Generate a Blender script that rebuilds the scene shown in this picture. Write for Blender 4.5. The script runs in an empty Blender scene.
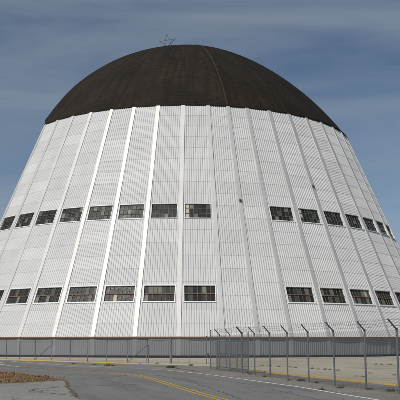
import bpy, bmesh, math, random
from mathutils import Vector, Matrix
random.seed(7)
scene = bpy.context.scene
col = scene.collection
R = math.radians

# ------------------------------------------------------------------ camera
cam_d = bpy.data.cameras.new('camera'); cam = bpy.data.objects.new('camera', cam_d); col.objects.link(cam)
cam_d.sensor_width = 36.0; cam_d.lens = 73.8; cam_d.clip_end = 20000
cam.location = (0, 0, 1.67); cam.rotation_euler = (R(90) + 0.1714, 0, 0)
scene.camera = cam

# ------------------------------------------------------------------ sky and sun
SUN_AZ, SUN_EL = R(-40), R(46)                    # azimuth from the camera-hangar line, to the left and behind the camera
sv = Vector((math.sin(SUN_AZ) * math.cos(SUN_EL), -math.cos(SUN_AZ) * math.cos(SUN_EL), math.sin(SUN_EL)))
world = bpy.data.worlds.new('World'); scene.world = world; world.use_nodes = True
nt = world.node_tree; nt.nodes.clear()
def N(tree, kind, **kw):
    n = tree.nodes.new(kind)
    for k, v in kw.items(): setattr(n, k, v)
    return n
sky = N(nt, 'ShaderNodeTexSky', sky_type='NISHITA', sun_disc=False)
sky.sun_elevation = SUN_EL; sky.sun_rotation = math.atan2(sv.x, sv.y)
sky.air_density = 0.85; sky.dust_density = 0.05; sky.ozone_density = 2.0
tc = N(nt, 'ShaderNodeTexCoord')
mp = N(nt, 'ShaderNodeMapping'); mp.inputs['Scale'].default_value = (1.6, 1.6, 9.0); mp.inputs['Rotation'].default_value = (0, R(6), 0)
n1 = N(nt, 'ShaderNodeTexNoise'); n1.inputs['Scale'].default_value = 1.15; n1.inputs['Detail'].default_value = 7; n1.inputs['Distortion'].default_value = 0.6
n1.inputs['Roughness'].default_value = 0.55
cr = N(nt, 'ShaderNodeMapRange'); cr.inputs[1].default_value = 0.36; cr.inputs[2].default_value = 0.70; cr.inputs[3].default_value = 0.0; cr.inputs[4].default_value = 0.54
gm = N(nt, 'ShaderNodeMix', data_type='RGBA', blend_type='MIX')
gm.inputs[7].default_value = (5.1, 5.9, 6.6, 1)
bg = N(nt, 'ShaderNodeBackground'); bg.inputs['Strength'].default_value = 0.062
wo = N(nt, 'ShaderNodeOutputWorld')
L = nt.links.new
L(tc.outputs['Generated'], mp.inputs['Vector']); L(mp.outputs[0], n1.inputs['Vector']); L(n1.outputs[0], cr.inputs[0])
L(cr.outputs[0], gm.inputs[0]); L(sky.outputs[0], gm.inputs[6]); L(gm.outputs[2], bg.inputs['Color']); L(bg.outputs[0], wo.inputs['Surface'])

sun_d = bpy.data.lights.new('sun', 'SUN'); sun_d.energy = 3.4; sun_d.angle = R(0.6); sun_d.color = (1.0, 0.955, 0.89)
sun = bpy.data.objects.new('sun', sun_d); col.objects.link(sun)
sun.rotation_euler = (-sv).to_track_quat('-Z', 'Y').to_euler(); sun.location = (-60, -60, 90)
scene.view_settings.view_transform = 'Standard'; scene.view_settings.look = 'None'
scene.view_settings.exposure = 0.0; scene.view_settings.gamma = 1.0
try: scene.view_settings.use_curve_mapping = False
except Exception: pass

# ------------------------------------------------------------------ helpers
def mesh_obj(name, verts, faces, mat=None, parent=None, uv=None, smooth=False):
    me = bpy.data.meshes.new(name); me.from_pydata([tuple(v) for v in verts], [], faces); me.update()
    if uv:
        l = me.uv_layers.new(name='UVMap')
        for lp in me.loops: l.data[lp.index].uv = uv[lp.vertex_index]
    if smooth:
        for p in me.polygons: p.use_smooth = True
    if mat: me.materials.append(mat)
    return link(name, me, parent)
def link(name, me, parent=None, rotz=0.0, loc=None):
    o = bpy.data.objects.new(name, me); col.objects.link(o)
    if parent: o.parent = parent
    if rotz: o.rotation_euler = (0, 0, rotz)
    if loc: o.location = loc
    return o
def bm_mesh(name, bm, mat=None):
    me = bpy.data.meshes.new(name); bm.to_mesh(me); bm.free()
    if mat: me.materials.append(mat)
    return me
def empty(name, loc=(0, 0, 0), rz=0):
    o = bpy.data.objects.new(name, None); col.objects.link(o); o.location = loc; o.rotation_euler = (0, 0, rz); return o
def tag(o, label=None, cat=None, group=None, kind=None):
    if label: o['label'] = label
    if cat: o['category'] = cat
    if group: o['group'] = group
    if kind: o['kind'] = kind
    return o
class MB:
    def __init__(s): s.v = []; s.f = []
    def box(s, a, b):
        i = len(s.v); (x0, y0, z0), (x1, y1, z1) = a, b
        s.v += [(x0,y0,z0),(x1,y0,z0),(x1,y1,z0),(x0,y1,z0),(x0,y0,z1),(x1,y0,z1),(x1,y1,z1),(x0,y1,z1)]
        s.f += [tuple(i+k for k in q) for q in ((0,3,2,1),(4,5,6,7),(0,1,5,4),(1,2,6,5),(2,3,7,6),(3,0,4,7))]
    def hexa(s, pts):
        i = len(s.v); s.v += [tuple(p) for p in pts]
        s.f += [tuple(i+k for k in q) for q in ((0,3,2,1),(4,5,6,7),(0,1,5,4),(1,2,6,5),(2,3,7,6),(3,0,4,7))]
    def tube(s, pts, r, n=8, cap=True):
        pts = [Vector(p) for p in pts]; base = len(s.v)
        rr = r if isinstance(r, (list, tuple)) else [r] * len(pts)
        for k, p in enumerate(pts):
            d = (pts[min(k+1, len(pts)-1)] - pts[max(k-1, 0)]).normalized()
            up = Vector((0, 0, 1)) if abs(d.z) < 0.9 else Vector((1, 0, 0))
            a = d.cross(up).normalized(); b = d.cross(a)
            for j in range(n):
                t = 2 * math.pi * j / n; s.v.append(tuple(p + (a * math.cos(t) + b * math.sin(t)) * rr[k]))
        for k in range(len(pts) - 1):
            for j in range(n):
                j2 = (j + 1) % n; s.f.append((base+k*n+j, base+k*n+j2, base+(k+1)*n+j2, base+(k+1)*n+j))
        if cap:
            s.f.append(tuple(base + j for j in range(n))[::-1]); e = base + (len(pts)-1)*n; s.f.append(tuple(e + j for j in range(n)))
    def mesh(s, name, mat=None):
        me = bpy.data.meshes.new(name); me.from_pydata(s.v, [], s.f); me.update()
        bm = bmesh.new(); bm.from_mesh(me); bmesh.ops.recalc_face_normals(bm, faces=bm.faces); bm.to_mesh(me); bm.free()
        if mat: me.materials.append(mat)
        return me
    def build(s, name, mat, parent=None, rotz=0.0, loc=None): return link(name, s.mesh(name, mat), parent, rotz, loc)

# ------------------------------------------------------------------ materials
def mat_base(name, rough=0.8, spec=0.3):
    m = bpy.data.materials.new(name); m.use_nodes = True; t = m.node_tree; b = t.nodes['Principled BSDF']
    b.inputs['Roughness'].default_value = rough; b.inputs['Specular IOR Level'].default_value = spec
    return m, t, b
def noise(t, vec, scale, detail=5, rough=0.6, mscale=None, dist=0.0):
    n = N(t, 'ShaderNodeTexNoise'); n.inputs['Scale'].default_value = scale; n.inputs['Detail'].default_value = detail
    n.inputs['Roughness'].default_value = rough; n.inputs['Distortion'].default_value = dist
    if mscale:
        mpn = N(t, 'ShaderNodeMapping'); mpn.inputs['Scale'].default_value = mscale
        t.links.new(vec, mpn.inputs['Vector']); vec = mpn.outputs[0]
    t.links.new(vec, n.inputs['Vector']); return n.outputs[0]
def ramp(t, fac, stops):
    r = N(t, 'ShaderNodeValToRGB'); e = r.color_ramp.elements
    while len(e) < len(stops): e.new(0.5)
    for k, (p, c) in enumerate(stops): e[k].position = p; e[k].color = (*c, 1)
    t.links.new(fac, r.inputs[0]); return r.outputs[0]
def mix(t, fac, a, b, mode='MIX'):
    m = N(t, 'ShaderNodeMix', data_type='RGBA', blend_type=mode)
    for sock, v in ((0, fac), (6, a), (7, b)):
        if hasattr(v, 'links'): t.links.new(v, m.inputs[sock])
        elif isinstance(v, (int, float)): m.inputs[sock].default_value = v
        else: m.inputs[sock].default_value = (*v, 1)
    return m.outputs[2]
def rng(t, v, a, b, c, d):
    m = N(t, 'ShaderNodeMapRange'); t.links.new(v, m.inputs[0])
    for k, x in enumerate((a, b, c, d)): m.inputs[k+1].default_value = x
    return m.outputs[0]
def bump(t, b, h, dist, strength=0.6):
    n = N(t, 'ShaderNodeBump'); n.inputs['Distance'].default_value = dist; n.inputs['Strength'].default_value = strength
    t.links.new(h, n.inputs['Height']); t.links.new(n.outputs[0], b.inputs['Normal'])
def objvec(t): return N(t, 'ShaderNodeTexCoord').outputs['Object']
def geopos(t): return N(t, 'ShaderNodeNewGeometry').outputs['Position']
def objrand(t): return N(t, 'ShaderNodeObjectInfo').outputs['Random']
M = {}
def setc(t, b, c): t.links.new(c, b.inputs['Base Color'])

def make_painted(name, c0, c1, streak, rough=0.6, var=0.1):
    m, t, b = mat_base(name, rough, 0.25); P = geopos(t)
    base = ramp(t, noise(t, P, 0.35, 6, 0.6), [(0.3, c0), (0.7, c1)])
    v = rng(t, objrand(t), 0, 1, 1 - var, 1.0)
    hv = N(t, 'ShaderNodeCombineColor')
    for k in range(3): t.links.new(v, hv.inputs[k])
    base = mix(t, 1.0, base, hv.outputs[0], 'MULTIPLY')
    st = noise(t, P, 2.2, 6, 0.7, (1.6, 1.6, 0.10))            # run-off streaks
    base = mix(t, rng(t, st, 0.56, 0.8, 0.0, 0.55), base, streak)
    sp = noise(t, P, 7.0, 4, 0.7)
    base = mix(t, rng(t, sp, 0.68, 0.8, 0.0, 0.35), base, streak)
    setc(t, b, base); M[name] = m
make_painted('cladding', (0.575, 0.575, 0.565), (0.64, 0.64, 0.628), (0.40, 0.39, 0.37), 0.55, 0.10)
make_painted('rib_white', (0.60, 0.585, 0.565), (0.67, 0.655, 0.635), (0.54, 0.53, 0.52), 0.63, 0.04)
M['rib_white'].node_tree.nodes['Principled BSDF'].inputs['Metallic'].default_value = 0.5
make_painted('frame_white', (0.72, 0.72, 0.71), (0.80, 0.80, 0.79), (0.50, 0.45, 0.40), 0.5, 0.05)
make_painted('skirt_grey', (0.215, 0.22, 0.228), (0.25, 0.255, 0.265), (0.15, 0.145, 0.14), 0.55, 0.15)
make_painted('skirt_strip', (0.26, 0.265, 0.275), (0.30, 0.305, 0.315), (0.2, 0.19, 0.18), 0.55, 0.1)
make_painted('rust_trim', (0.16, 0.085, 0.05), (0.22, 0.12, 0.07), (0.10, 0.05, 0.03), 0.8, 0.1)
make_painted('rail_dark', (0.012, 0.010, 0.010), (0.02, 0.017, 0.016), (0.03, 0.02, 0.015), 0.7, 0.1)  # near-black colour for the shadow gap at the foot of the skirt
make_painted('bar_dark', (0.10, 0.095, 0.08), (0.16, 0.15, 0.13), (0.10, 0.06, 0.04), 0.6, 0.1)
make_painted('galvanized', (0.17, 0.18, 0.185), (0.24, 0.25, 0.255), (0.12, 0.11, 0.10), 0.45, 0.15)
make_painted('steel_dark', (0.05, 0.055, 0.06), (0.09, 0.095, 0.10), (0.06, 0.04, 0.03), 0.5, 0.1)
M['galvanized'].node_tree.nodes['Principled BSDF'].inputs['Metallic'].default_value = 0.3

m, t, b = mat_base('lining', 0.9, 0.1); b.inputs['Base Color'].default_value = (0.05, 0.05, 0.05, 1); M['lining'] = m
m, t, b = mat_base('glass', 0.3, 0.22)
r = objrand(t)
c = ramp(t, r, [(0.0, (0.012, 0.015, 0.014)), (0.55, (0.022, 0.027, 0.025)), (0.72, (0.04, 0.046, 0.042)), (0.86, (0.10, 0.105, 0.09)), (0.97, (0.20, 0.20, 0.17))])
dirt = noise(t, geopos(t), 3.0, 5, 0.7)
c = mix(t, rng(t, dirt, 0.45, 0.8, 0, 0.5), c, (0.075, 0.072, 0.06)); setc(t, b, c)
t.links.new(rng(t, dirt, 0.3, 0.7, 0.34, 0.6), b.inputs['Roughness']); M['glass'] = m
m, t, b = mat_base('board', 0.8, 0.2); setc(t, b, ramp(t, noise(t, geopos(t), 2, 4), [(0.3, (0.42, 0.36, 0.31)), (0.7, (0.55, 0.5, 0.44))])); M['board'] = m

# dark tarred roof : UV = (metres round the dome, metres up the slope)
m, t, b = mat_base('tar_roof', 0.85, 0.2); uv = N(t, 'ShaderNodeTexCoord').outputs['UV']
br = N(t, 'ShaderNodeTexBrick'); br.offset = 0.5; br.inputs['Scale'].default_value = 1.0
br.inputs['Brick Width'].default_value = 1.05; br.inputs['Row Height'].default_value = 0.62; br.inputs['Mortar Size'].default_value = 0.025
br.inputs['Color1'].default_value = (0.0150, 0.0112, 0.0072, 1); br.inputs['Color2'].default_value = (0.0230, 0.0175, 0.0115, 1); br.inputs['Mortar'].default_value = (0.0110, 0.0085, 0.0060, 1)
br.inputs['Bias'].default_value = -0.1
t.links.new(uv, br.inputs['Vector'])
c = br.outputs[0]
s1 = noise(t, uv, 1.0, 6, 0.65, (0.55, 0.045, 1)); c = mix(t, rng(t, s1, 0.48, 0.70, 0, 0.8), c, (0.044, 0.024, 0.012))
s2 = noise(t, uv, 1.0, 6, 0.7, (1.3, 0.07, 1)); c = mix(t, rng(t, s2, 0.47, 0.66, 0, 0.85), c, (0.031, 0.026, 0.0175))
s3 = noise(t, uv, 1.0, 5, 0.6, (0.12, 0.16, 1)); c = mix(t, rng(t, s3, 0.42, 0.68, 0, 0.8), c, (0.010, 0.008, 0.006))
s4 = noise(t, uv, 1.0, 6, 0.75, (1.6, 1.6, 1)); c = mix(t, rng(t, s4, 0.55, 0.8, 0, 0.5), c, (0.048, 0.041, 0.03))
setc(t, b, c); bump(t, b, br.outputs[1], -0.02); M['tar_roof'] = m
m, t, b = mat_base('seam_tar', 0.8, 0.2); setc(t, b, ramp(t, noise(t, geopos(t), 1.5, 4), [(0.3, (0.03, 0.025, 0.019)), (0.7, (0.055, 0.047, 0.036))])); M['seam_tar'] = m

# asphalt : UV = (metres across, metres along)
def asphalt(name, dark, light, streaky=True, crack=0.03, patch=(0.09, 0.09, 0.09)):
    m, t, b = mat_base(name, 0.9, 0.2); P = geopos(t); tcn = N(t, 'ShaderNodeTexCoord')
    c = ramp(t, noise(t, P, 0.22, 6, 0.6), [(0.3, dark), (0.7, light)])
    g = noise(t, P, 30, 3, 0.8); c = mix(t, rng(t, g, 0.35, 0.75, 0.0, 0.5), c, tuple(x * 1.55 for x in light))
    g2 = noise(t, P, 17, 3, 0.8); c = mix(t, rng(t, g2, 0.52, 0.75, 0.0, 0.6), c, tuple(x * 0.5 for x in dark))
    g3 = noise(t, P, 2.6, 6, 0.75); c = mix(t, rng(t, g3, 0.42, 0.68, 0.0, 0.42), c, tuple(x * 0.66 for x in dark))
    g4 = noise(t, P, 6.5, 5, 0.8); c = mix(t, rng(t, g4, 0.5, 0.72, 0.0, 0.5), c, tuple(x * 1.5 for x in light))
    if streaky:
        s = noise(t, tcn.outputs['UV'], 1.0, 5, 0.6, (1.1, 0.05, 1)); c = mix(t, rng(t, s, 0.42, 0.72, 0, 0.65), c, tuple(x * 1.32 for x in light))
        s = noise(t, tcn.outputs['UV'], 1.0, 5, 0.6, (0.6, 0.07, 7)); c = mix(t, rng(t, s, 0.52, 0.72, 0, 0.6), c, patch)
    v = N(t, 'ShaderNodeTexVoronoi', feature='DISTANCE_TO_EDGE'); v.inputs['Scale'].default_value = 0.21
    dv = N(t, 'ShaderNodeVectorMath', operation='ADD'); nz = N(t, 'ShaderNodeTexNoise'); nz.inputs['Scale'].default_value = 0.8; nz.inputs['Detail'].default_value = 5
    sc = N(t, 'ShaderNodeVectorMath', operation='SCALE'); sc.inputs['Scale'].default_value = 2.2
    t.links.new(P, nz.inputs['Vector']); t.links.new(nz.outputs['Color'], sc.inputs[0]); t.links.new(P, dv.inputs[0]); t.links.new(sc.outputs[0], dv.inputs[1])
    t.links.new(dv.outputs[0], v.inputs['Vector'])
    c = mix(t, rng(t, v.outputs['Distance'], 0.0, crack * 0.21, 0.8, 0.0), c, (0.05, 0.047, 0.043))
    setc(t, b, c); bump(t, b, g, 0.012); M[name] = m
asphalt('asphalt', (0.135, 0.134, 0.128), (0.178, 0.176, 0.168))
asphalt('pad_asphalt', (0.20, 0.202, 0.175), (0.255, 0.255, 0.225), False, 0.04)

m, t, b = mat_base('gravel', 0.95, 0.15); P = geopos(t)
c = ramp(t, noise(t, P, 0.3, 7, 0.65), [(0.3, (0.19, 0.178, 0.155)), (0.55, (0.245, 0.232, 0.205)), (0.75, (0.30, 0.28, 0.24))])
g = noise(t, P, 22, 4, 0.8); c = mix(t, rng(t, g, 0.4, 0.75, 0, 0.6), c, (0.10, 0.09, 0.078))
g2 = noise(t, P, 1.3, 6, 0.75); c = mix(t, rng(t, g2, 0.56, 0.72, 0, 0.7), c, (0.15, 0.13, 0.095))
setc(t, b, c); bump(t, b, g, 0.03); M['gravel'] = m
m, t, b = mat_base('soil', 0.95, 0.1); P = geopos(t)
setc(t, b, ramp(t, noise(t, P, 3, 6, 0.7), [(0.3, (0.10, 0.07, 0.045)), (0.7, (0.22, 0.15, 0.09))])); bump(t, b, noise(t, P, 14, 4), 0.04); M['soil'] = m
m, t, b = mat_base('concrete', 0.9, 0.2); P = geopos(t)
c = ramp(t, noise(t, P, 0.25, 7, 0.65), [(0.28, (0.36, 0.32, 0.235)), (0.5, (0.43, 0.385, 0.295)), (0.75, (0.49, 0.45, 0.365))])
v = rng(t, objrand(t), 0, 1, 0.86, 1.08); hv = N(t, 'ShaderNodeCombineColor')
for k in range(3): t.links.new(v, hv.inputs[k])
c = mix(t, 1.0, c, hv.outputs[0], 'MULTIPLY')
c = mix(t, rng(t, noise(t, P, 1.6, 6, 0.75), 0.55, 0.8, 0, 0.6), c, (0.22, 0.19, 0.145))
c = mix(t, rng(t, noise(t, P, 12, 3, 0.8), 0.6, 0.8, 0, 0.5), c, (0.19, 0.17, 0.135))
setc(t, b, c); M['concrete'] = m
m, t, b = mat_base('pale_concrete', 0.9, 0.2)
setc(t, b, ramp(t, noise(t, geopos(t), 0.6, 6, 0.7), [(0.3, (0.44, 0.42, 0.37)), (0.7, (0.56, 0.54, 0.49))])); M['pale_concrete'] = m
m, t, b = mat_base('crack_fill', 0.9, 0.2); b.inputs['Base Color'].default_value = (0.085, 0.083, 0.078, 1); M['crack_fill'] = m
def paint(name, c0, c1, under, wear):
    m, t, b = mat_base(name, 0.75, 0.3); P = geopos(t)
    c = ramp(t, noise(t, P, 1.2, 4), [(0.3, c0), (0.7, c1)])
    w = noise(t, P, 4.5, 7, 0.75); c = mix(t, rng(t, w, wear, wear + 0.09, 0, 0.9), c, under)
    w = noise(t, P, 0.5, 4, 0.6); c = mix(t, rng(t, w, wear - 0.02, wear + 0.15, 0, 0.7), c, under)
    setc(t, b, c); M[name] = m
paint('yellow_line', (0.42, 0.26, 0.035), (0.52, 0.33, 0.05), (0.15, 0.145, 0.13), 0.57)
paint('yellow_kerb', (0.50, 0.29, 0.035), (0.60, 0.37, 0.06), (0.27, 0.22, 0.13), 0.55)
paint('white_line', (0.60, 0.60, 0.57), (0.68, 0.68, 0.65), (0.2, 0.195, 0.18), 0.58)
paint('white_worn', (0.46, 0.46, 0.44), (0.56, 0.56, 0.53), (0.18, 0.175, 0.165), 0.54)
def leafy(name, stops):
    m, t, b = mat_base(name, 0.85, 0.15); setc(t, b, ramp(t, noise(t, geopos(t), 1.7, 5, 0.8), stops)); M[name] = m
leafy('dry_grass', [(0.30, (0.17, 0.075, 0.035)), (0.42, (0.28, 0.13, 0.06)), (0.52, (0.33, 0.23, 0.12)), (0.60, (0.12, 0.12, 0.055)), (0.70, (0.24, 0.11, 0.05))])
leafy('weed', [(0.3, (0.075, 0.062, 0.035)), (0.6, (0.11, 0.095, 0.05)), (0.8, (0.17, 0.13, 0.075))])
m, t, b = mat_base('dark_stone', 0.9, 0.2); setc(t, b, ramp(t, noise(t, geopos(t), 6, 4), [(0.3, (0.025, 0.024, 0.022)), (0.7, (0.06, 0.056, 0.05))])); M['dark_stone'] = m

# ------------------------------------------------------------------ the ground
def sst(a, b_, x):
    x = min(1, max(0, (x - a) / (b_ - a))); return x * x * (3 - 2 * x)
def hgt(x, y): return -0.44 * sst(84, 104, y)
xs = [-6000, -1500, -400, -120, -60, -40, -20, 0, 20, 40, 60, 120, 400, 1500, 6000]
ys = [-6000, -1000, -200, -40, 0, 20, 40, 60, 80, 84, 88, 92, 96, 100, 104, 108, 130, 200, 500, 1500, 8000]
gv = [(x, y, hgt(x, y)) for y in ys for x in xs]; nx = len(xs)
gf = [(j*nx+i, j*nx+i+1, (j+1)*nx+i+1, (j+1)*nx+i) for j in range(len(ys)-1) for i in range(nx-1)]
tag(mesh_obj('ground', gv, gf, M['gravel']), 'grey gravel ground reaching out around the hangar', 'ground', kind='structure')

def resample(pts, n):
    # Catmull-Rom through the points, n equal-length samples
    P = [Vector((p[0], p[1])) for p in pts]; Q = [2*P[0]-P[1]] + P + [2*P[-1]-P[-2]]; dense = []
    for k in range(1, len(Q) - 2):
        for j in range(16):
            u = j / 16; a, b_, c_, d = Q[k-1], Q[k], Q[k+1], Q[k+2]
            dense.append(0.5*((2*b_)+(c_-a)*u+(2*a-5*b_+4*c_-d)*u*u+(3*b_-a-3*c_+d)*u**3))
    dense.append(P[-1]); s = [0.0]
    for a, b_ in zip(dense, dense[1:]): s.append(s[-1] + (b_-a).length)
    out = []; k = 0
    for i in range(n):
        d = s[-1]*i/(n-1)
        while k < len(s)-2 and s[k+1] < d: k += 1
        w = (d-s[k])/max(1e-9, s[k+1]-s[k]); out.append(dense[k].lerp(dense[k+1], min(1, w)))
    return out
EDGE = [(12.6,-10),(8.3,10),(5.11,24.58),(4.67,26.6),(4.25,28.58),(3.72,31.25),(3.02,33.82),(2.2,36.87),(0.76,42.0),(-0.1,44.7),(-1.5,48.6),(-3.07,51.6),(-4.8,53.9),(-6.68,56.2),(-8.84,59.16),(-11.32,63.09),(-14.57,69.0),(-18.17,75.3),(-30,92),(-60,128)]
CENTRE = [(8.7,-10),(4.4,9),(0.64,24.58),(0.0,27.38),(-0.96,32.08),(-2.35,39.0),(-3.21,42.2),(-4.0,44.4),(-4.88,46.3),(-5.68,47.6),(-6.59,49.0),(-9.47,52.8),(-12.17,57.0),(-14.39,60.6),(-26,77),(-56,112)]
NEAR = [(4.6,-10),(0.4,8),(-3.56,24.58),(-4.58,29.64),(-5.36,33.82),(-6.1,37.06),(-6.86,38.35),(-7.86,39.95),(-8.96,41.7),(-10.57,44.28),(-15.5,51.5),(-24,62),(-52,97)]
NS = 150
A_ = resample(NEAR, NS); B_ = resample(EDGE, NS); rv = []; rf = []; ruv = []; W_ = 10
for i in range(NS):
    d = (B_[i]-A_[i]).normalized(); far = B_[i] + d*0.45 + d*0.10*math.sin(i*1.7)
    for j in range(W_+1):
        p = A_[i].lerp(far, j/W_); rv.append((p.x, p.y, hgt(p.x,p.y)+0.012)); ruv.append((8.8*j/W_, i*0.95))
for i in range(NS-1):
    for j in range(W_): k = i*(W_+1)+j; rf.append((k, k+1, k+W_+2, k+W_+1))
road = tag(mesh_obj('road', rv, rf, M['asphalt'], uv=ruv), 'worn grey asphalt road curving away past the hangar', 'road', kind='structure')
def stripe(name, pts, w, mat, parent, z=0.017, n=120, off=0.0, lo=0.0, hi=1.0):
    P = resample(pts, n); v = []; f = []
    P = P[int(lo*(n-1)):int(hi*(n-1))+1]
    for i, p in enumerate(P):
        d = (P[min(i+1, len(P)-1)]-P[max(i-1, 0)]).normalized(); nn = Vector((-d.y, d.x))
        for s in (-1, 1): q = p + nn*(off + s*w/2); v.append((q.x, q.y, hgt(q.x,q.y)+z))
    for i in range(len(P)-1): f.append((2*i, 2*i+2, 2*i+3, 2*i+1))
    return mesh_obj(name, v, f, mat, parent)
stripe('centre_line', CENTRE, 0.12, M['yellow_line'], road, off=0.12, hi=0.62)
stripe('centre_line', CENTRE, 0.12, M['yellow_line'], road, off=-0.12, hi=0.62)
stripe('edge_line', EDGE, 0.13, M['white_line'], road, hi=0.42, n=160)
stripe('edge_line', EDGE, 0.22, M['white_worn'], road, lo=0.43, hi=0.95, n=160)
stripe('lane_mark', [(-14.9,62.3),(-13.6,59.6),(-12.2,56.6)], 0.30, M['white_line'], road, n=12)
stripe('lane_mark', [(-17.6,70.5),(-16.5,68.3),(-15.5,66.4)], 0.30, M['white_line'], road, n=12)
# sealed joints and cracks across the road
def crack(pts, w, parent, name='crack', z=0.0155, mat='crack_fill', jit=0.10, n=70):
    P = resample(pts, n); v = []; f = []
    for i, p in enumerate(P):
        d = (P[min(i+1, n-1)]-P[max(i-1, 0)]).normalized(); nn = Vector((-d.y, d.x)); j = random.uniform(-jit, jit); ww = w*random.uniform(0.35, 1.3)
        for s in (-1, 1): q = p + nn*(j+s*ww/2); v.append((q.x, q.y, hgt(q.x, q.y)+z))
    for i in range(n-1): f.append((2*i, 2*i+2, 2*i+3, 2*i+1))
    return mesh_obj(name, v, f, M[mat], parent)
crack([(-5.0,31.8),(-3.6,32.6),(-2.2,33.4),(-1.1,33.7)], 0.07, road)
crack([(-6.0,37.6),(-4.6,39.5),(-3.6,42.4)], 0.05, road)
crack([(1.2,24.6),(0.6,29.0),(-0.1,33.5),(-1.2,38.6),(-2.2,42.5)], 0.035, road, jit=0.05)
crack([(3.4,24.6),(2.7,29.0),(1.9,33.5),(0.7,38.0)], 0.035, road, jit=0.05)

# pad in the near left corner
pv = []; pf = []; pp = [p for p in A_ if p.y < 64]
for p in pp:
    for k, dx in enumerate((0.0, -2.0, -6.0, -14.0, -40.0)): pv.append((p.x+dx+0.02, p.y, 0.026+0.002*k*0))
for i in range(len(pp)-1):
    for k in range(4): a = i*5+k; pf.append((a, a+5, a+6, a+1))
pad = tag(mesh_obj('pavement', pv, pf, M['pad_asphalt'], uv=[(v[0], v[1]) for v in pv]), 'pale cracked asphalt pad beside the road', 'pavement', kind='structure')
crack([(-6.05,36.9),(-5.45,34.4),(-5.0,31.6),(-4.5,29.2),(-4.1,27.2),(-3.65,25.0)], 0.11, pad, 'edge_crack', 0.031, 'soil', 0.10, 110)
crack([(-5.2,31.0),(-5.9,29.6),(-5.3,28.0),(-4.2,26.6)], 0.07, pad, 'crack', 0.031, jit=0.14)

# verge soil under the dry grass
GP = [(-5.95,36.9),(-6.3,36.0),(-7.0,34.7),(-7.5,34.0),(-8.3,33.5),(-11,33.0),(-16,34.5),(-19,44),(-16.5,50.5),(-10.7,44.0),(-8.96,41.4),(-7.86,39.7),(-6.86,38.1)]
def inside(x, y, P):
    c = False
    for (x0, y0), (x1, y1) in zip(P, P[1:]+P[:1]):
        if (y0 > y) != (y1 > y) and x < (x1-x0)*(y-y0)/(y1-y0)+x0: c = not c
    return c
sv_, sf_ = [], []
cxy = (-10.5, 39.5); sv_.append((*cxy, 0.16))
rings = (0.45, 0.8, 1.0)
for q, k in enumerate(rings):
    for (x, y) in GP: sv_.append((cxy[0]+(x-cxy[0])*k, cxy[1]+(y-cxy[1])*k, (0.16, 0.10, 0.030)[q]))
n = len(GP)
for i in range(n):
    j = (i+1) % n; sf_.append((0, 1+i, 1+j))
    for q in range(2): a = 1+q*n; sf_.append((a+i, a+n+i, a+n+j, a+j))
tag(mesh_obj('soil_bank', sv_, sf_, M['soil'], smooth=True), 'low brown soil bank under the dry grass', 'soil', kind='structure')
def blades(name, cnt, sampler, hmin, hmax, w, mat, lean=0.5, rand=random):
    v = []; f = []
    for _ in range(cnt):
        x, y, z, k = sampler(); h = rand.uniform(hmin, hmax)*k; a = rand.uniform(0, 6.283); l = rand.uniform(0.1, lean)*h; b_ = rand.uniform(0, 6.283)
        dx, dy = math.cos(a)*w/2, math.sin(a)*w/2; ox, oy = math.cos(b_)*l, math.sin(b_)*l; i = len(v)
        v += [(x-dx, y-dy, z), (x+dx, y+dy, z), (x+dx*0.8+ox*0.4, y+dy*0.8+oy*0.4, z+h*0.6), (x-dx*0.8+ox*0.4, y-dy*0.8+oy*0.4, z+h*0.6), (x+ox, y+oy, z+h)]
        f += [(i, i+1, i+2, i+3), (i+3, i+2, i+4)]
    return mesh_obj(name, v, f, mat)
def grass_at():
    while True:
        x, y = random.uniform(-19, -5.9), random.uniform(33, 50.5)
        ox, oy = random.gauss(0, 0.22), random.gauss(0, 0.35)
        if inside(x+ox, y+oy, GP):
            q = math.sin(x*1.9+math.sin(y*1.3)*1.7)*math.sin(y*1.6+1.1*math.sin(x*2.3))
            if random.random() < 0.55+0.45*q:
                d = max(abs((x-cxy[0])/9), abs((y-cxy[1])/8)); return x, y, 0.03+0.10*max(0, 1-d), 0.65+0.35*q+random.uniform(0, 0.3)
tag(blades('dry_grass', 22000, grass_at, 0.03, 0.13, 0.03, M['dry_grass'], 0.9), 'rust brown dry grass on the bank beside the pad', 'grass', kind='stuff')

# ------------------------------------------------------------------ concrete apron laid in slabs
K0 = Vector((7.69, 32.3)); KD = (Vector((2.45, 51.28)) - K0).normalized(); KN = Vector((KD.y, -KD.x))     # along the kerb, and to its right
F0 = Vector((-4.1, 63.6)); FD = (Vector((-19.0, 79.0)) - F0).normalized(); FN = Vector((FD.y, -FD.x))     # left fence line and beyond it
if FN.y < 0: FN = -FN
HC = Vector((-154.53*math.sin(0.0149), 154.53*math.cos(0.0149)))
apron = empty('apron', (K0.x, K0.y, 0)); tag(apron, 'tan concrete apron of large slabs before the hangar', 'apron', kind='structure')
S_ = 7.5
def clip_poly(P, o, nn):
    out = []
    for a, b_ in zip(P, P[1:]+P[:1]):
        da, db = (a-o).dot(nn), (b_-o).dot(nn)
        if da >= 0: out.append(a)
        if (da >= 0) != (db >= 0): out.append(a.lerp(b_, da/(da-db)))
    return out
slabs = []
for i in range(-2, 15):
    for j in range(-8, 9):
        g_ = 0.055; q = [K0+KD*(i*S_+u)+KN*(j*S_+w) for u, w in ((g_, g_), (S_-g_, g_), (S_-g_, S_-g_), (g_, S_-g_))]
        if j >= 0: P = q if j > 0 else clip_poly(q, K0+KN*0.12, KN)
        else: P = clip_poly(q, F0, FN)
        if len(P) < 3: continue
        c0 = sum(P, Vector((0, 0)))/len(P)
        if (c0-HC).length < 42 or c0.y > 128 or c0.y < 18 or abs(c0.x) > 48: continue
        area = abs(sum(a.x*b_.y-a.y*b_.x for a, b_ in zip(P, P[1:]+P[:1])))/2
        if area < 0.3: continue
        slabs.append((c0, P))
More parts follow.
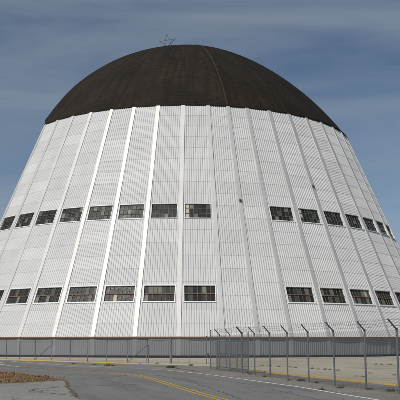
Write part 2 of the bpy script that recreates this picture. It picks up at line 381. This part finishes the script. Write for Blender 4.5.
for c0, P in slabs:
    n = len(P); dz = random.uniform(-0.006, 0.006)
    tx, ty = random.uniform(-0.0015, 0.0015), random.uniform(-0.0015, 0.0015)
    v = [(p.x-K0.x, p.y-K0.y, hgt(p.x, p.y)+0.035+dz+tx*(p.x-c0.x)+ty*(p.y-c0.y)) for p in P] + [(p.x-K0.x, p.y-K0.y, hgt(p.x, p.y)-0.05) for p in P]
    f = [tuple(range(n))] + [(i, i+n, (i+1) % n+n, (i+1) % n) for i in range(n)]
    o = mesh_obj('slab', v, f, M['concrete'], apron)
    if o.data.polygons[0].normal.z < 0: o.data.flip_normals()

def kerb(pts, label, n=40, w=0.15, h=0.065, zb=0.0, gap=0.03):
    root = empty('kerb', (pts[0][0], pts[0][1], 0)); tag(root, label, 'kerb', kind='structure'); ox, oy = pts[0][0], pts[0][1]
    L_ = sum((Vector(a)-Vector(b_)).length for a, b_ in zip(pts, pts[1:])); n = max(2, int(L_/2.4)+1); P = resample(pts, n)
    for a, b_ in zip(P, P[1:]):
        d = (b_-a).normalized(); nn = Vector((-d.y, d.x)); a2, b2 = a+d*gap/2, b_-d*gap/2; mb = MB(); jj = random.uniform(-0.012, 0.012)
        z0, z1 = hgt(a.x, a.y)-0.03, hgt(a.x, a.y)+h+random.uniform(-0.008, 0.008)
        q = [a2-nn*(w/2-jj), b2-nn*(w/2-jj), b2+nn*(w/2+jj), a2+nn*(w/2+jj)]
        t_ = 0.025; top = [a2-nn*(w/2-jj-t_), b2-nn*(w/2-jj-t_), b2+nn*(w/2+jj-t_), a2+nn*(w/2+jj-t_)]
        mb.hexa([(p.x-ox, p.y-oy, z0) for p in q] + [(p.x-ox, p.y-oy, z1) for p in top])
        mb.build('kerbstone', M['yellow_kerb'], root)
kerb([(9.6,25.4),(7.69,32.3),(5.21,40.52),(3.15,48.6),(2.5,51.3)], 'yellow painted kerb running behind the barbed wire fence')
kerb([(2.5,55.6),(3.4,56.3),(4.3,57.0)], 'short yellow painted kerb beside the open gate', w=0.3)
kerb([(-4.6,64.0),(-8.16,67.9),(-12.13,72.0),(-18.98,78.9),(-31,91)], 'yellow painted kerb in front of the low fence with bent post tops')

# ------------------------------------------------------------------ the hangar
PHI0, DEL, DC = 0.2051, 0.1276, 0.1034
hangar = empty('airship_hangar', (HC.x, HC.y, -0.44), PHI0+0.0149)
tag(hangar, 'huge white airship hangar with ribbed curved doors and dark brown domed roof', 'hangar')
GZ = 0.44                                              # local z = world z + 0.44
def rad(z): return 46.46-0.4185*z                      # z as world height
TB = 0.4185; BETA = math.atan(TB); SB, CB = math.sin(BETA), math.cos(BETA)
Z0, Z1, NR = 2.2, 38.24, 19; DZ = (Z1-Z0)/NR
def loc(u, z, n, v=0.0):
    # bay frame (outward = -y): lateral u, on the cladding plane at world height z, n out along the normal, v up the slope
    return (u, -(rad(z)) + v*SB - n*CB, z + v*CB + n*SB + GZ)
RIBW, RIBD = 0.55, 0.50
UW = (20.27, 3.68, 2.36); LW = (8.14, 4.18, 2.32)      # upper and lower windows: height, width, slope height
PITCH = 0.335
def cladding(row, ang, windows):
    za, zb = Z0+row*DZ, Z0+(row+1)*DZ
    def hw(z): return rad(z)*math.tan(ang/2)-RIBW/2
    H = DZ/CB; lap = 0.06; top = H+lap; wmax = hw(za)+0.3
    n = 2*(int(wmax/PITCH)+2); us = []
    for k in range(n):
        u = -n*PITCH/2+k*PITCH
        us += [(u, 0.0), (u+PITCH*0.18, 0.060), (u+PITCH*0.5, 0.060), (u+PITCH*0.68, 0.0)]
    bm = bmesh.new(); rows = []
    for v, lift in ((0.0, 0.016), (top, -0.004)):
        rows.append([bm.verts.new((u, v, d+lift)) for u, d in us])
    for a, b_, c_, d in zip(rows[0], rows[0][1:], rows[1][1:], rows[1]): bm.faces.new((a, b_, c_, d))
    sl = (hw(za)-hw(zb))/H
    for s in (-1, 1):
        geom = bm.verts[:]+bm.edges[:]+bm.faces[:]
        bmesh.ops.bisect_plane(bm, geom=geom, plane_co=(s*hw(za), 0, 0), plane_no=(s, sl, 0), clear_outer=True)
    for (wz, ww, wh) in windows:
        ww, wh = ww+0.1, wh+0.1; v0 = (wz-za)/CB; lo, hi = v0-wh/2-0.02, v0+wh/2+0.02
        if hi < 0 or lo > top: continue
        for co, no in (((-ww/2, 0, 0), (1, 0, 0)), ((ww/2, 0, 0), (1, 0, 0)), ((0, lo, 0), (0, 1, 0)), ((0, hi, 0), (0, 1, 0))):
            bmesh.ops.bisect_plane(bm, geom=bm.verts[:]+bm.edges[:]+bm.faces[:], plane_co=co, plane_no=no)
        kill = [f for f in bm.faces if abs(f.calc_center_median().x) < ww/2 and lo < f.calc_center_median().y < hi]
        bmesh.ops.delete(bm, geom=kill, context='FACES')
    bmesh.ops.remove_doubles(bm, verts=bm.verts[:], dist=1e-5)
    for v in bm.verts: u, s_, d = v.co; v.co = loc(u, za, d, s_)
    seen = set(); out = []                             # one mesh for each separate piece beside or between the windows
    for f0 in bm.faces:
        if f0 in seen: continue
        stack, isl = [f0], []; seen.add(f0)
        while stack:
            g = stack.pop(); isl.append(g)
            for e in g.edges:
                for h in e.link_faces:
                    if h not in seen: seen.add(h); stack.append(h)
        if sum(g.calc_area() for g in isl) < 0.02: continue
        idx = {}; vs = []; fs = []
        for g in isl:
            for v in g.verts:
                if v not in idx: idx[v] = len(vs); vs.append(v.co[:])
            fs.append([idx[v] for v in g.verts])
        me = bpy.data.meshes.new('cladding_panel'); me.from_pydata(vs, [], fs); me.update(); me.materials.append(M['cladding']); out.append(me)
    bm.free()
    return out
bays = []                                              # (centre angle, angle, side, index) ; index -1 is the narrow bay at the seam
for s in (-1, 1):
    bays.append((s*DC/2, DC, s, -1))
    for k in range(8): bays.append((s*(DC+(k+0.5)*DEL), DEL, s, k))
cache = {}; hidden = []
for (ac, ang, s, k) in bays:
    for row in range(NR):
        wins = [] if k < 0 else [UW, LW]
        key = (row, k < 0)
        if key not in cache: cache[key] = cladding(row, ang, wins)
        # panels well outside the photograph go into one mesh
        zc = Z0+(row+0.5)*DZ; rr = rad(zc); ph = PHI0+ac
        X = rr*math.sin(ph)-HC.length*0.0149; Y = HC.length-rr*math.cos(ph)
        if k == 7 and s == 1 or abs(X/Y) > 0.272: hidden += [(me, ac) for me in cache[key]]; continue
        for me in cache[key]: link('cladding_panel', me, hangar, ac)
if hidden:
    bm = bmesh.new()
    for me, ac in hidden:
        n0 = len(bm.verts); bm.from_mesh(me); bm.verts.ensure_lookup_table()
        bmesh.ops.rotate(bm, cent=(0, 0, 0), matrix=Matrix.Rotation(ac, 3, 'Z'), verts=bm.verts[n0:])
    o = link('cladding', bm_mesh('cladding', bm, M['cladding']), hangar); o['kind'] = 'stuff'

# smooth aluminium-painted strips over the joints between the bays
def channel():
    mb = MB(); w = RIBW/2; i = 0
    prof = [(-w-0.02, -0.15), (-w-0.02, 0.12), (-w-0.01, 0.13), (w+0.01, 0.13), (w+0.02, 0.12), (w+0.02, -0.15)]
    for z, n_ in ((Z0+0.12, 0), (Z1-0.10, 0)):
        for (u, d) in prof:
            x, y, zz = loc(u, z, d); mb.v.append((x, y-0.0018*rad(z), zz))
    for k in range(5): mb.f.append((k, k+1, k+7, k+6))
    return mb
ch = channel().mesh('rib', M['rib_white'])
for a in [0.0] + [s*(DC+k*DEL) for s in (-1, 1) for k in range(9)]: link('rib', ch, hangar, a)

for a, z in ((DC+2*DEL, 25.2), (0.0, 21.9)):
    mb = MB(); mb.hexa([loc(u, z, n_, v) for v in (-0.16, 0.16) for u, n_ in ((-0.15, 0.12), (0.15, 0.12), (0.15, 0.40), (-0.15, 0.40))])
    mb.hexa([loc(u, z, n_, v) for v in (0.162, 0.40) for u, n_ in ((-0.04, 0.12), (0.04, 0.12), (0.04, 0.20), (-0.04, 0.20))])
    mb.build('floodlight', M['steel_dark'], hangar, a)
# windows
def window_parts(spec, cols, rows, upper):
    z, w, h = spec; fw = 0.04 if upper else 0.09; dep = 0.075 if upper else 0.10; w += 2*fw; h += 2*fw
    def bx(mb, u0, u1, v0, v1, n0, n1):
        mb.hexa([loc(u0, z, n0, v0), loc(u1, z, n0, v0), loc(u1, z, n1, v0), loc(u0, z, n1, v0), loc(u0, z, n0, v1), loc(u1, z, n0, v1), loc(u1, z, n1, v1), loc(u0, z, n1, v1)])
    fr = MB()
    bx(fr, -w/2-0.05, -w/2+fw, -h/2-0.05, h/2+0.05, -0.35, dep); bx(fr, w/2-fw, w/2+0.05, -h/2-0.05, h/2+0.05, -0.35, dep)
    bx(fr, -w/2+fw, w/2-fw, h/2-fw, h/2+0.05, -0.35, dep)
    sill = MB(); bx(sill, -w/2+fw, w/2-fw, -h/2-0.05, -h/2+fw, -0.35, dep-0.01)
    bx(sill, -w/2-0.08, w/2+0.08, -h/2-0.11, -h/2-0.052, -0.02, dep+0.05)
    iw, ih = w-2*fw, h-2*fw; g = 0.05; bars = MB(); panes = []
    for c_ in range(1, cols): u = -iw/2+iw*c_/cols; bx(bars, u-g/2, u+g/2, -ih/2, ih/2, -0.14, -0.04)
    for r_ in range(1, rows):
        v = -ih/2+ih*r_/rows
        if upper or r_ != rows//2: bx(bars, -iw/2, iw/2, v-g/2, v+g/2, -0.145, -0.045)
    rail = None
    if not upper:
        rail = MB(); bx(rail, -iw/2, iw/2, -0.06, 0.06, -0.15, -0.01)
    for c_ in range(cols):
        for r_ in range(rows):
            u0, u1 = -iw/2+iw*c_/cols+g/2, -iw/2+iw*(c_+1)/cols-g/2; v0, v1 = -ih/2+ih*r_/rows+g/2, -ih/2+ih*(r_+1)/rows-g/2
            if not upper: v0, v1 = v0+(0.035 if r_ == 1 else 0), v1-(0.035 if r_ == 0 else 0)
            pm = MB(); bx(pm, u0, u1, v0, v1, -0.13, -0.11); panes.append(pm)
    return fr, sill, bars, rail, panes
WM = {}
for nm, spec, cols, rows, up_ in (('u', UW, 6, 3, True), ('l', LW, 7, 2, False)):
    fr, sill, bars, rail, panes = window_parts(spec, cols, rows, up_)
    WM[nm] = (fr.mesh('window', M['frame_white']), sill.mesh('sill', M['frame_white']), bars.mesh('glazing_bars', M['bar_dark']), rail.mesh('transom', M['rust_trim']) if rail else None, [p.mesh('pane', M['glass']) for p in panes], rows)
boarded = {('u', 1, 1): (0, (1, 2)), ('u', -1, 0): (0, (0, 1, 2)), ('l', -1, 2): (2, (0,)), ('l', 1, 2): (5, (1,))}
board_me = {}
for (ac, ang, s, k) in bays:
    if k < 0: continue
    for nm in 'ul':
        fr, sill, bars, rail, panes, rows = WM[nm]
        w = link('window', fr, hangar, ac); link('sill', sill, w); link('glazing_bars', bars, w)
        if rail: link('transom', rail, w)
        for i, pm in enumerate(panes):
            c_, r_ = divmod(i, rows); bd = boarded.get((nm, s, k))
            if bd and bd[0] == c_ and r_ in bd[1]:
                key = (nm, i)
                if key not in board_me:
                    board_me[key] = pm.copy(); board_me[key].materials.clear(); board_me[key].materials.append(M['board'])
                link('pane', board_me[key], w)['label'] = 'pane boarded over with pale sheet'
            else: link('pane', pm, w)

# grey skirt under the cladding
RS = rad(Z0)-0.06
for (ac, ang, s, k) in bays:
    if ('sk', k < 0) not in cache:
        hw_ = RS*math.tan(ang/2)-0.27; mb = MB(); n = int(2*hw_/0.31); us = []
        for j in range(n):
            u = -hw_+2*hw_*j/n; p_ = 2*hw_/n; us += [(u, 0), (u+p_*0.25, 0.03), (u+p_*0.5, 0.03), (u+p_*0.75, 0)]
        us.append((hw_, 0))
        for zz in (0.0, Z0+0.06+GZ):
            for u, d in us: mb.v.append((u, -RS-d, zz))
        q = len(us)
        for j in range(q-1): mb.f.append((j, j+1, q+j+1, q+j))
        cache[('sk', k < 0)] = mb.mesh('skirt_panel', M['skirt_grey'])
    link('skirt_panel', cache[('sk', k < 0)], hangar, ac)
mb = MB(); mb.box((-0.29, -RS-0.11, 0.0), (0.29, -RS+0.2, Z0+0.05+GZ)); sk = mb.mesh('skirt_strip', M['skirt_strip'])
for a in [0.0] + [s*(DC+k*DEL) for s in (-1, 1) for k in range(9)]: link('skirt_strip', sk, hangar, a)
def ring(name, r0, r1, z0, z1, a0, a1, mat, n=90):
    v = []; f = []
    for i in range(n+1):
        a = a0+(a1-a0)*i/n
        for r_, z in ((r0, z0), (r1, z0), (r1, z1), (r0, z1)): v.append((r_*math.sin(a), -r_*math.cos(a), z))
    for i in range(n):
        for k in range(4): f.append((4*i+k, 4*i+(k+1) % 4, 4*i+4+(k+1) % 4, 4*i+4+k))
    return mesh_obj(name, v, f, mat, hangar)
AE = DC+8*DEL+0.007
ring('trim_band', RS-0.1, RS+0.27, Z0+GZ-0.02, Z0+GZ+0.16, -AE, AE, M['rust_trim'])
ring('base_rail', RS-0.1, RS+0.24, 0.0, 0.36, -AE, AE, M['rail_dark'])  # dark band painted in place of the shadow gap under the skirt
tag(ring('rail_track', RS+0.24, RS+2.6, -0.05, 0.07, -1.5, 1.5, M['pale_concrete']))
# inner lining so that no daylight leaks through laps
v = []; f = []; n = 60
for i in range(n+1):
    a = -AE+2*AE*i/n
    for z in (2.1, 38.2): r_ = rad(z)-0.85; v.append((r_*math.sin(a), -r_*math.cos(a), z+GZ))
for i in range(n): f.append((2*i, 2*i+2, 2*i+3, 2*i+1))
mesh_obj('lining', v, f, M['lining'], hangar)

# domed roof : the door cap blends into the arch of the long shed behind
def bez(t_):
    P0, P1, P2, P3 = Vector((30.52, 38.24)), Vector((30.52-12.0*0.69, 38.24+12.0)), Vector((9.3, 58.2)), Vector((0, 58.2))
    return (1-t_)**3*P0+3*(1-t_)**2*t_*P1+3*(1-t_)*t_*t_*P2+t_**3*P3
def even(P, n):
    s = [0.0]
    for a, b_ in zip(P, P[1:]): s.append(s[-1]+(b_-a).length)
    out = []; k = 0
    for i in range(n):
        d = s[-1]*i/(n-1)
        while k < len(s)-2 and s[k+1] < d: k += 1
        out.append(P[k].lerp(P[k+1], min(1, (d-s[k])/max(1e-9, s[k+1]-s[k]))))
    return out, s[-1]
NC = 62
capc, caplen = even([bez(i/200) for i in range(201)], NC+1)
arch_pts = [(30.52,38.24),(28.9,40.0),(27.5,41.8),(25.7,44.5),(23.1,47.8),(19.3,51.2),(15.1,54.0),(10.1,56.3),(5.0,57.7),(0,58.2)]
archc, _ = even(resample(arch_pts, 200), NC+1)
def alim(z):
    T = [(38.24, 65.1), (40, 71), (41.8, 80), (44, 87), (46, 90), (70, 90)]
    for (a, p), (b_, q) in zip(T, T[1:]):
        if z <= b_: return R(p+(q-p)*max(0, (z-a))/(b_-a))
def capv(k, f_, lift):
    z_ = capc[k].y; lim = alim(z_); a = lim*(2*f_-1); w = sst(R(54), R(88), a) if a > 0 else sst(R(18), R(86), -a)
    p = capc[k].lerp(archc[k], w); r_ = p.x+lift
    return (r_*math.sin(a), -r_*math.cos(a), p.y+GZ+lift*0.4), (a*30, caplen*k/NC)
NA = 120; v = []; f = []; uvs = []
for k in range(NC):
    for e, lift in ((0, 0.012), (1, 0.0)):
        for i in range(NA+1):
            p, q = capv(k+e, i/NA, lift if k+e < NC else 0.0); v.append(p); uvs.append((q[0], q[1]))
w_ = NA+1
for k in range(NC):
    b0 = 2*k*w_
    for i in range(NA): f.append((b0+i, b0+i+1, b0+w_+i+1, b0+w_+i))
    if k: 
        for i in range(NA): f.append((b0-w_+i, b0-w_+i+1, b0+i+1, b0+i))
mesh_obj('domed_roof', v, f, M['tar_roof'], hangar, uv=uvs)
# drip edge of the roof
v = []; f = []
for i in range(NA+1):
    p, _ = capv(0, i/NA, 0.11); q, _ = capv(0, i/NA, 0.0)
    v += [(p[0], p[1], p[2]-0.16), (p[0], p[1], p[2]+0.05), (q[0], q[1], q[2]+0.25), (q[0], q[1], p[2]-0.16)]
for i in range(NA):
    for k in range(4): f.append((4*i+k, 4*i+4+k, 4*i+4+(k+1) % 4, 4*i+(k+1) % 4))
mesh_obj('roof_edge', v, f, M['tar_roof'], hangar, uv=[(i//4*0.5, 0.1*(i % 4)) for i in range(len(v))])
# batten over the seam where the two doors meet
v = []; f = []
for k in range(NC):
    p = capc[k]; r_ = p.x+0.16
    for u, d in ((-0.10, -0.2), (-0.10, -0.08), (0.10, -0.08), (0.10, -0.2)): v.append((u, -(r_+d), p.y+GZ+0.08+d*0.4))
for k in range(NC-1):
    for q in range(3): f.append((4*k+q, 4*k+q+1, 4*k+5+q, 4*k+4+q))
mesh_obj('seam_batten', v, f, M['seam_tar'], hangar)
# long shed behind the doors
front = [(rad(z)*math.sin(AE)-0.35, rad(z)*math.cos(AE)-0.6, z) for z in (-0.5, 8, 16, 24, 32, 38.0)]
top_ = []
for k in range(0, NC+1):
    p, q = capv(k, 1.0, 0.0); top_.append((p[0]-0.03, -p[1]-0.05, p[2]-GZ))
def shed(name, prof, mat, uvm=False):
    v = []; f = []; uvs = []
    for s in (1, -1):
        b0 = len(v)
        for i, (x, fw, z) in enumerate(prof):
            for y, uu in ((-fw, 0), (60, 60), (300, 300)): v.append((s*x, y, z+GZ)); uvs.append((uu, i*0.62))
        for i in range(len(prof)-1):
            for j in range(2): a = b0+3*i+j; f.append((a, a+1, a+4, a+3))
    mesh_obj(name, v, f, mat, hangar, uv=uvs)
shed('shed_wall', front, M['cladding']); shed('shed_roof', [front[-1]]+top_, M['tar_roof'])

# ------------------------------------------------------------------ star on the roof
star = empty('star_frame'); a_st = -0.33
p_st = hangar.matrix_world
th = PHI0+0.0149
def hl(x, y, z): return Vector((HC.x+x*math.cos(th)-y*math.sin(th), HC.y+x*math.sin(th)+y*math.cos(th), z))
sp = hl(-4.4, -1.2, 57.75); star.location = sp; star.rotation_euler = (0, 0, R(-12))
tag(star, 'five pointed star of thin rods standing on top of the roof', 'star')
RS_ = 1.75; tips = []
for k in range(5):
    a = R(90+6-72*k); tips.append((RS_*math.cos(a), 0.0, 1.45+RS_*math.sin(a)))
for k in range(5):
    mb = MB(); mb.tube([tips[k], tips[(k+2) % 5]], 0.055, 6); mb.build('rod', M['galvanized'], star)
for x in (-0.75, 0.75):
    mb = MB(); mb.tube([(x, 0.9, -0.15), (x*0.5, 0.02, 1.0)], 0.05, 6); mb.build('leg', M['steel_dark'], star)

# ------------------------------------------------------------------ chain-link fences
def wires(width, h0, h1, pitch=0.072, r=0.0021):
    mb = MB()
    for s in (1, -1):
        c = -(h1-h0) if s > 0 else 0.0
        while c < width+(h1-h0 if s < 0 else 0):
            x0, z0, x1, z1 = (c, h0, c+(h1-h0), h1) if s > 0 else (c, h0, c-(h1-h0), h1)
            pts = []
            def at(x): return z0+(x-x0)*(z1-z0)/(x1-x0)
            a, b_ = max(0, min(x0, x1)), min(width, max(x0, x1))
            if b_-a > 0.03:
                za, zb = at(a), at(b_)
                mb.tube([(a, s*r, za), (b_, s*r, zb)], r, 3, cap=False)
            c += pitch
    return mb
def fence(name, label, posts, knee, arm, opts):
    root = empty(name, (posts[0][0], posts[0][1], hgt(*posts[0]))); tag(root, label, 'fence')
    ox, oy, oz = root.location; P = [Vector((x-ox, y-oy, hgt(x, y)-oz)) for x, y in posts]
    arms = []
    for i, p in enumerate(P):
        d = (P[min(i+1, len(P)-1)]-P[max(i-1, 0)]).normalized(); out = Vector((-d.y, d.x, 0)).normalized()*opts.get('side', 1)
        hh = opts.get('heights', {}).get(i, knee); rr = opts.get('radii', {}).get(i, opts.get('r', 0.036))
        lean = Vector((random.uniform(-0.012, 0.012), random.uniform(-0.012, 0.012), 0))
        mb = MB(); top = p+lean+Vector((0, 0, hh)); mb.tube([p-Vector((0, 0, 0.15)), p+lean*0.5+Vector((0, 0, hh*0.5)), top], rr, 10); po = mb.build('post', M['galvanized'], root)
        mb = MB(); mb.tube([top-Vector((0, 0, 0.05)), top+Vector((0, 0, 0.03))], [rr*1.25, rr*1.1], 8); mb.build('cap', M['steel_dark'], po)
        if i in opts.get('noarm', ()): arms.append(None); continue
        mb = MB(); k1 = random.uniform(0.92, 1.06)
        if opts.get('bent'): ap = [top-Vector((0, 0, 0.03)), top+out*arm*0.25+Vector((0, 0, arm*0.42)), top+out*arm*0.9*k1+Vector((0, 0, arm*0.72))]
        else: ap = [top-Vector((0, 0, 0.02)), top+(out*arm+Vector((0, 0, arm*1.05)))*k1]
        mb.tube(ap, [rr*0.75]*len(ap), 6); mb.build('arm', M['steel_dark'], po); arms.append((top, ap[-1]))
    for i, (a, b_) in enumerate(zip(P, P[1:])):
        if i in opts.get('gaps', ()): continue
        w = (b_-a).length; ang = math.atan2(b_.y-a.y, b_.x-a.x); hm = knee-0.04
        key = ('wires', round(w, 2), hm)
        if key not in cache: cache[key] = wires(w, 0.04, hm).mesh('chain_link', M['galvanized'])
        o = link('chain_link', cache[key], root, ang, a); o.rotation_euler = (0, -math.atan2(b_.z-a.z, w), ang)
        o.location = a+Vector((-math.sin(ang), math.cos(ang), 0))*0.04*opts.get('side', 1)
        for hh, rr in opts.get('rails', ()):
            mb = MB(); mb.tube([a+Vector((0, 0, hh)), b_+Vector((0, 0, hh))], rr, 6); mb.build('rail', M['galvanized'], root)
    for i in opts.get('braces', ()):
        a, b_ = P[i], P[i+1]; mb = MB(); mb.tube([a+Vector((0, 0, opts.get('brace_z', (0.05, 1.3))[0])), b_+Vector((0, 0, opts.get('brace_z', (0.05, 1.3))[1]))], 0.026, 6); mb.build('brace', M['galvanized'], root)
    for q in (0.35, 0.68, 0.98) if opts.get('barbed') else ():
        line = [a[0].lerp(a[1], q) for a in arms if a]; mb = MB()
        for a, b_ in zip(line, line[1:]):
            mid = [a.lerp(b_, u)-Vector((0, 0, 0.05*4*u*(1-u)*random.uniform(0.5, 1.2))) for u in (0, 0.25, 0.5, 0.75, 1)]
            mb.tube(mid, 0.004, 4, cap=False)
            for u in range(1, 18):
                c = a.lerp(b_, u/18); mb.tube([c-Vector((0.02, 0.02, 0.03)), c+Vector((0.02, -0.02, 0.03))], 0.003, 3, cap=False)
        mb.build('barbed_wire', M['galvanized'], root)
    return root
d_ = Vector((-0.2346, 0.972)); R0 = Vector((5.89, 29.76))
RP = [tuple(R0+d_*2.482*k) for k in range(-3, 10)]
RP[3:] = [(5.89,29.76),(5.22,32.5),(4.57,35.2),(3.95,37.75),(3.36,40.1),(2.79,42.6),(2.25,44.98),(1.69,47.2),(1.16,49.33),(0.65,51.47)]
fence('barbed_wire_fence', 'chain-link fence with barbed wire on slanted arms along the road edge', RP, 2.10, 0.30,
      dict(side=1, barbed=True, r=0.034, noarm=(12,), heights={12: 2.38, 9: 2.16}, radii={9: 0.055, 12: 0.042}))
LP = [(-28.5,91.5),(-26.6,89.4),(-24.7,87.3),(-22.8,85.2),(-20.9,83.6),(-19.03,81.9),(-17.35,80.1),(-15.35,77.6),(-13.32,75.0),(-11.31,72.6),(-9.51,70.6),(-7.67,68.6),(-5.78,66.6),(-4.13,64.9)]
fence('bent_top_fence', 'low chain-link fence with bent post tops beside the hangar base', LP, 1.78, 0.26,
      dict(side=1, bent=True, r=0.040, rails=((1.76, 0.018),), braces=(7, 12), brace_z=(0.05, 1.45)))
fence('link_fence', 'short chain-link fence between the thick gate post and the latch post', [(-4.0,64.75),(-2.24,64.4),(-0.85,64.2),(0.48,63.3)], 1.88, 0.26,
      dict(side=1, r=0.030, noarm=(0, 1, 2, 3), heights={0: 1.4, 1: 2.02, 3: 2.1}, radii={1: 0.10, 3: 0.04}, rails=((1.86, 0.016), (1.35, 0.014))))
# swing gate folded back behind the barbed wire fence
g0, g1 = Vector((2.62, 45.3)), Vector((1.05, 51.7))
gate = empty('swing_gate', (g0.x, g0.y, 0), math.atan2((g1-g0).y, (g1-g0).x)); gl = (g1-g0).length
tag(gate, 'chain-link swing gate folded back against the barbed wire fence', 'gate')
for nm, a, b_ in (('rail', (0, 0, 0.18), (gl, 0, 0.18)), ('rail', (0, 0, 1.72), (gl, 0, 1.72)), ('rail', (0, 0, 1.0), (gl, 0, 1.0)),
                  ('stile', (0, 0, 0.08), (0, 0, 2.2)), ('stile', (gl*0.33, 0, 0.18), (gl*0.33, 0, 1.72)), ('stile', (gl*0.66, 0, 0.18), (gl*0.66, 0, 1.72)), ('stile', (gl, 0, 0.08), (gl, 0, 1.72))):
    mb = MB(); mb.tube([a, b_], 0.027 if nm == 'rail' else 0.034, 8); mb.build(nm, M['galvanized'], gate)
wires(gl, 0.2, 1.7, 0.06, 0.0026).build('chain_link', M['galvanized'], gate)
for x in (0.08, gl-0.1):
    mb = MB(); mb.tube([(x, -0.03, 0.06), (x, 0.03, 0.06)], 0.07, 10); mb.build('wheel', M['steel_dark'], gate)
# latch box on the post beside the driveway
mb = MB(); mb.box((-0.07, -0.05, 0.55), (0.07, 0.05, 0.82)); mb.box((-0.05, -0.065, 0.60), (0.05, -0.05, 0.76)); mb.box((-0.012, -0.012, 0.0), (0.012, 0.012, 0.56))
tag(mb.build('latch_box', M['steel_dark'], loc=(0.62, 63.2, 0.0)), 'small dark latch box on a rod beside the latch post', 'latch box')

# ------------------------------------------------------------------ weeds and stones
def tuft(x, y, s, label, group, mat='weed', cnt=70):
    z0 = hgt(x, y)+0.02; rr = random.Random(int(x*97+y*31))
    def smp():
        a, d = rr.uniform(0, 6.283), min(0.4, abs(rr.gauss(0, 0.22)))*s; return d*math.cos(a)*1.5, d*math.sin(a), 0.0, rr.uniform(0.5, 1)
    o = blades('weed_tuft', cnt, smp, s*0.12, s*0.42, 0.022, M[mat], 0.8, rr); o.location = (x, y, z0); tag(o, label, 'weed', group)
for (x, y, s) in ((4.37,58.9,.30),(4.81,57.5,.34),(5.3,56.0,.26),(5.85,54.4,.34),(6.1,53.6,.28),(6.91,51.65,.34),(7.13,50.6,.30),(7.47,50.0,.34),(7.69,49.5,.26),(8.0,48.6,.28),
                  (12.94,61.4,.34),(13.3,61.2,.26),(13.84,60.9,.32),(7.77,40.0,.24),(8.99,44.3,.26),(9.65,41.7,.24),(7.55,40.6,.2),(14.6,60.6,.28),(12.3,61.8,.24)):
    tuft(x, y, s, 'small dark weed tuft growing in a joint of the concrete apron', 'weeds in the apron joints')
for (x, y, s) in ((5.07,30.45,.26),(4.27,29.4,.2),(6.37,28.46,.36),(6.55,28.6,.3),(5.96,29.6,.26),(4.75,34.2,.22),(3.85,36.5,.2),(3.1,40.3,.22),(2.6,43.2,.2),(5.4,31.6,.18)):
    tuft(x, y, s, 'small brown weed tuft on the gravel strip along the barbed wire fence', 'weeds along the barbed wire fence')
for (x, y, s) in ((-1.78,55.0,.42),(-0.64,59.4,.36),(-3.3,64.2,.32),(-6.48,58.9,.45),(-6.1,58.4,.34),(-7.6,60.3,.3),(-9.6,63.2,.3)):
    tuft(x, y, s, 'brown weed tuft on the gravel verge by the low fence and driveway', 'weeds on the far verge', cnt=90)
def stone(x, y, s, label, name='stone', seed=0):
    rr = random.Random(seed); bm = bmesh.new(); bmesh.ops.create_icosphere(bm, subdivisions=2, radius=1)
    for v in bm.verts:
        q = 1+rr.uniform(-0.16, 0.16); v.co = Vector((v.co.x*s*q*1.4, v.co.y*s*q, max(-0.25, v.co.z)*s*0.7*q))
    o = link(name, bm_mesh(name, bm, M['dark_stone']), loc=(x, y, hgt(x, y)+0.02)); tag(o, label, 'stone')
stone(4.36, 36.2, 0.13, 'black lump of broken asphalt below the barbed wire fence', seed=3)
stone(-1.95, 54.6, 0.2, 'dark stone at the corner of the driveway beside a weed', seed=5)
# dirt line along the driveway mouth
crack([(-1.8,54.9),(-1.1,52.0),(-0.5,49.8),(0.0,47.9)], 0.16, road, 'dirt_line', 0.0165, 'soil', 0.05, 40)

# loose pebbles on the verge between the road and the kerb
rp_ = random.Random(11); v = []; f = []
E2 = resample(EDGE, 400)
for _ in range(5200):
    k = rp_.randrange(70, 330); p = E2[k]; d = (E2[k+1]-E2[k-1]).normalized(); nn = Vector((d.y, -d.x))
    q = p+nn*(0.45+abs(rp_.gauss(0, 0.55)))+d*rp_.uniform(-0.2, 0.2); r_ = rp_.uniform(0.012, 0.045); i = len(v); z = hgt(q.x, q.y)
    a0 = rp_.uniform(0, 6.28)
    for j in range(4): a = a0+j*1.5708; v.append((q.x+r_*rp_.uniform(0.7, 1.2)*math.cos(a), q.y+r_*rp_.uniform(0.7, 1.2)*math.sin(a), z))
    v.append((q.x, q.y, z+r_*rp_.uniform(0.6, 1.0)))
    f += [(i+j, i+(j+1) % 4, i+4) for j in range(4)]
tag(mesh_obj('pebbles', v, f, M['gravel']), 'loose grey pebbles scattered on the verge along the road edge', 'pebbles', kind='stuff')
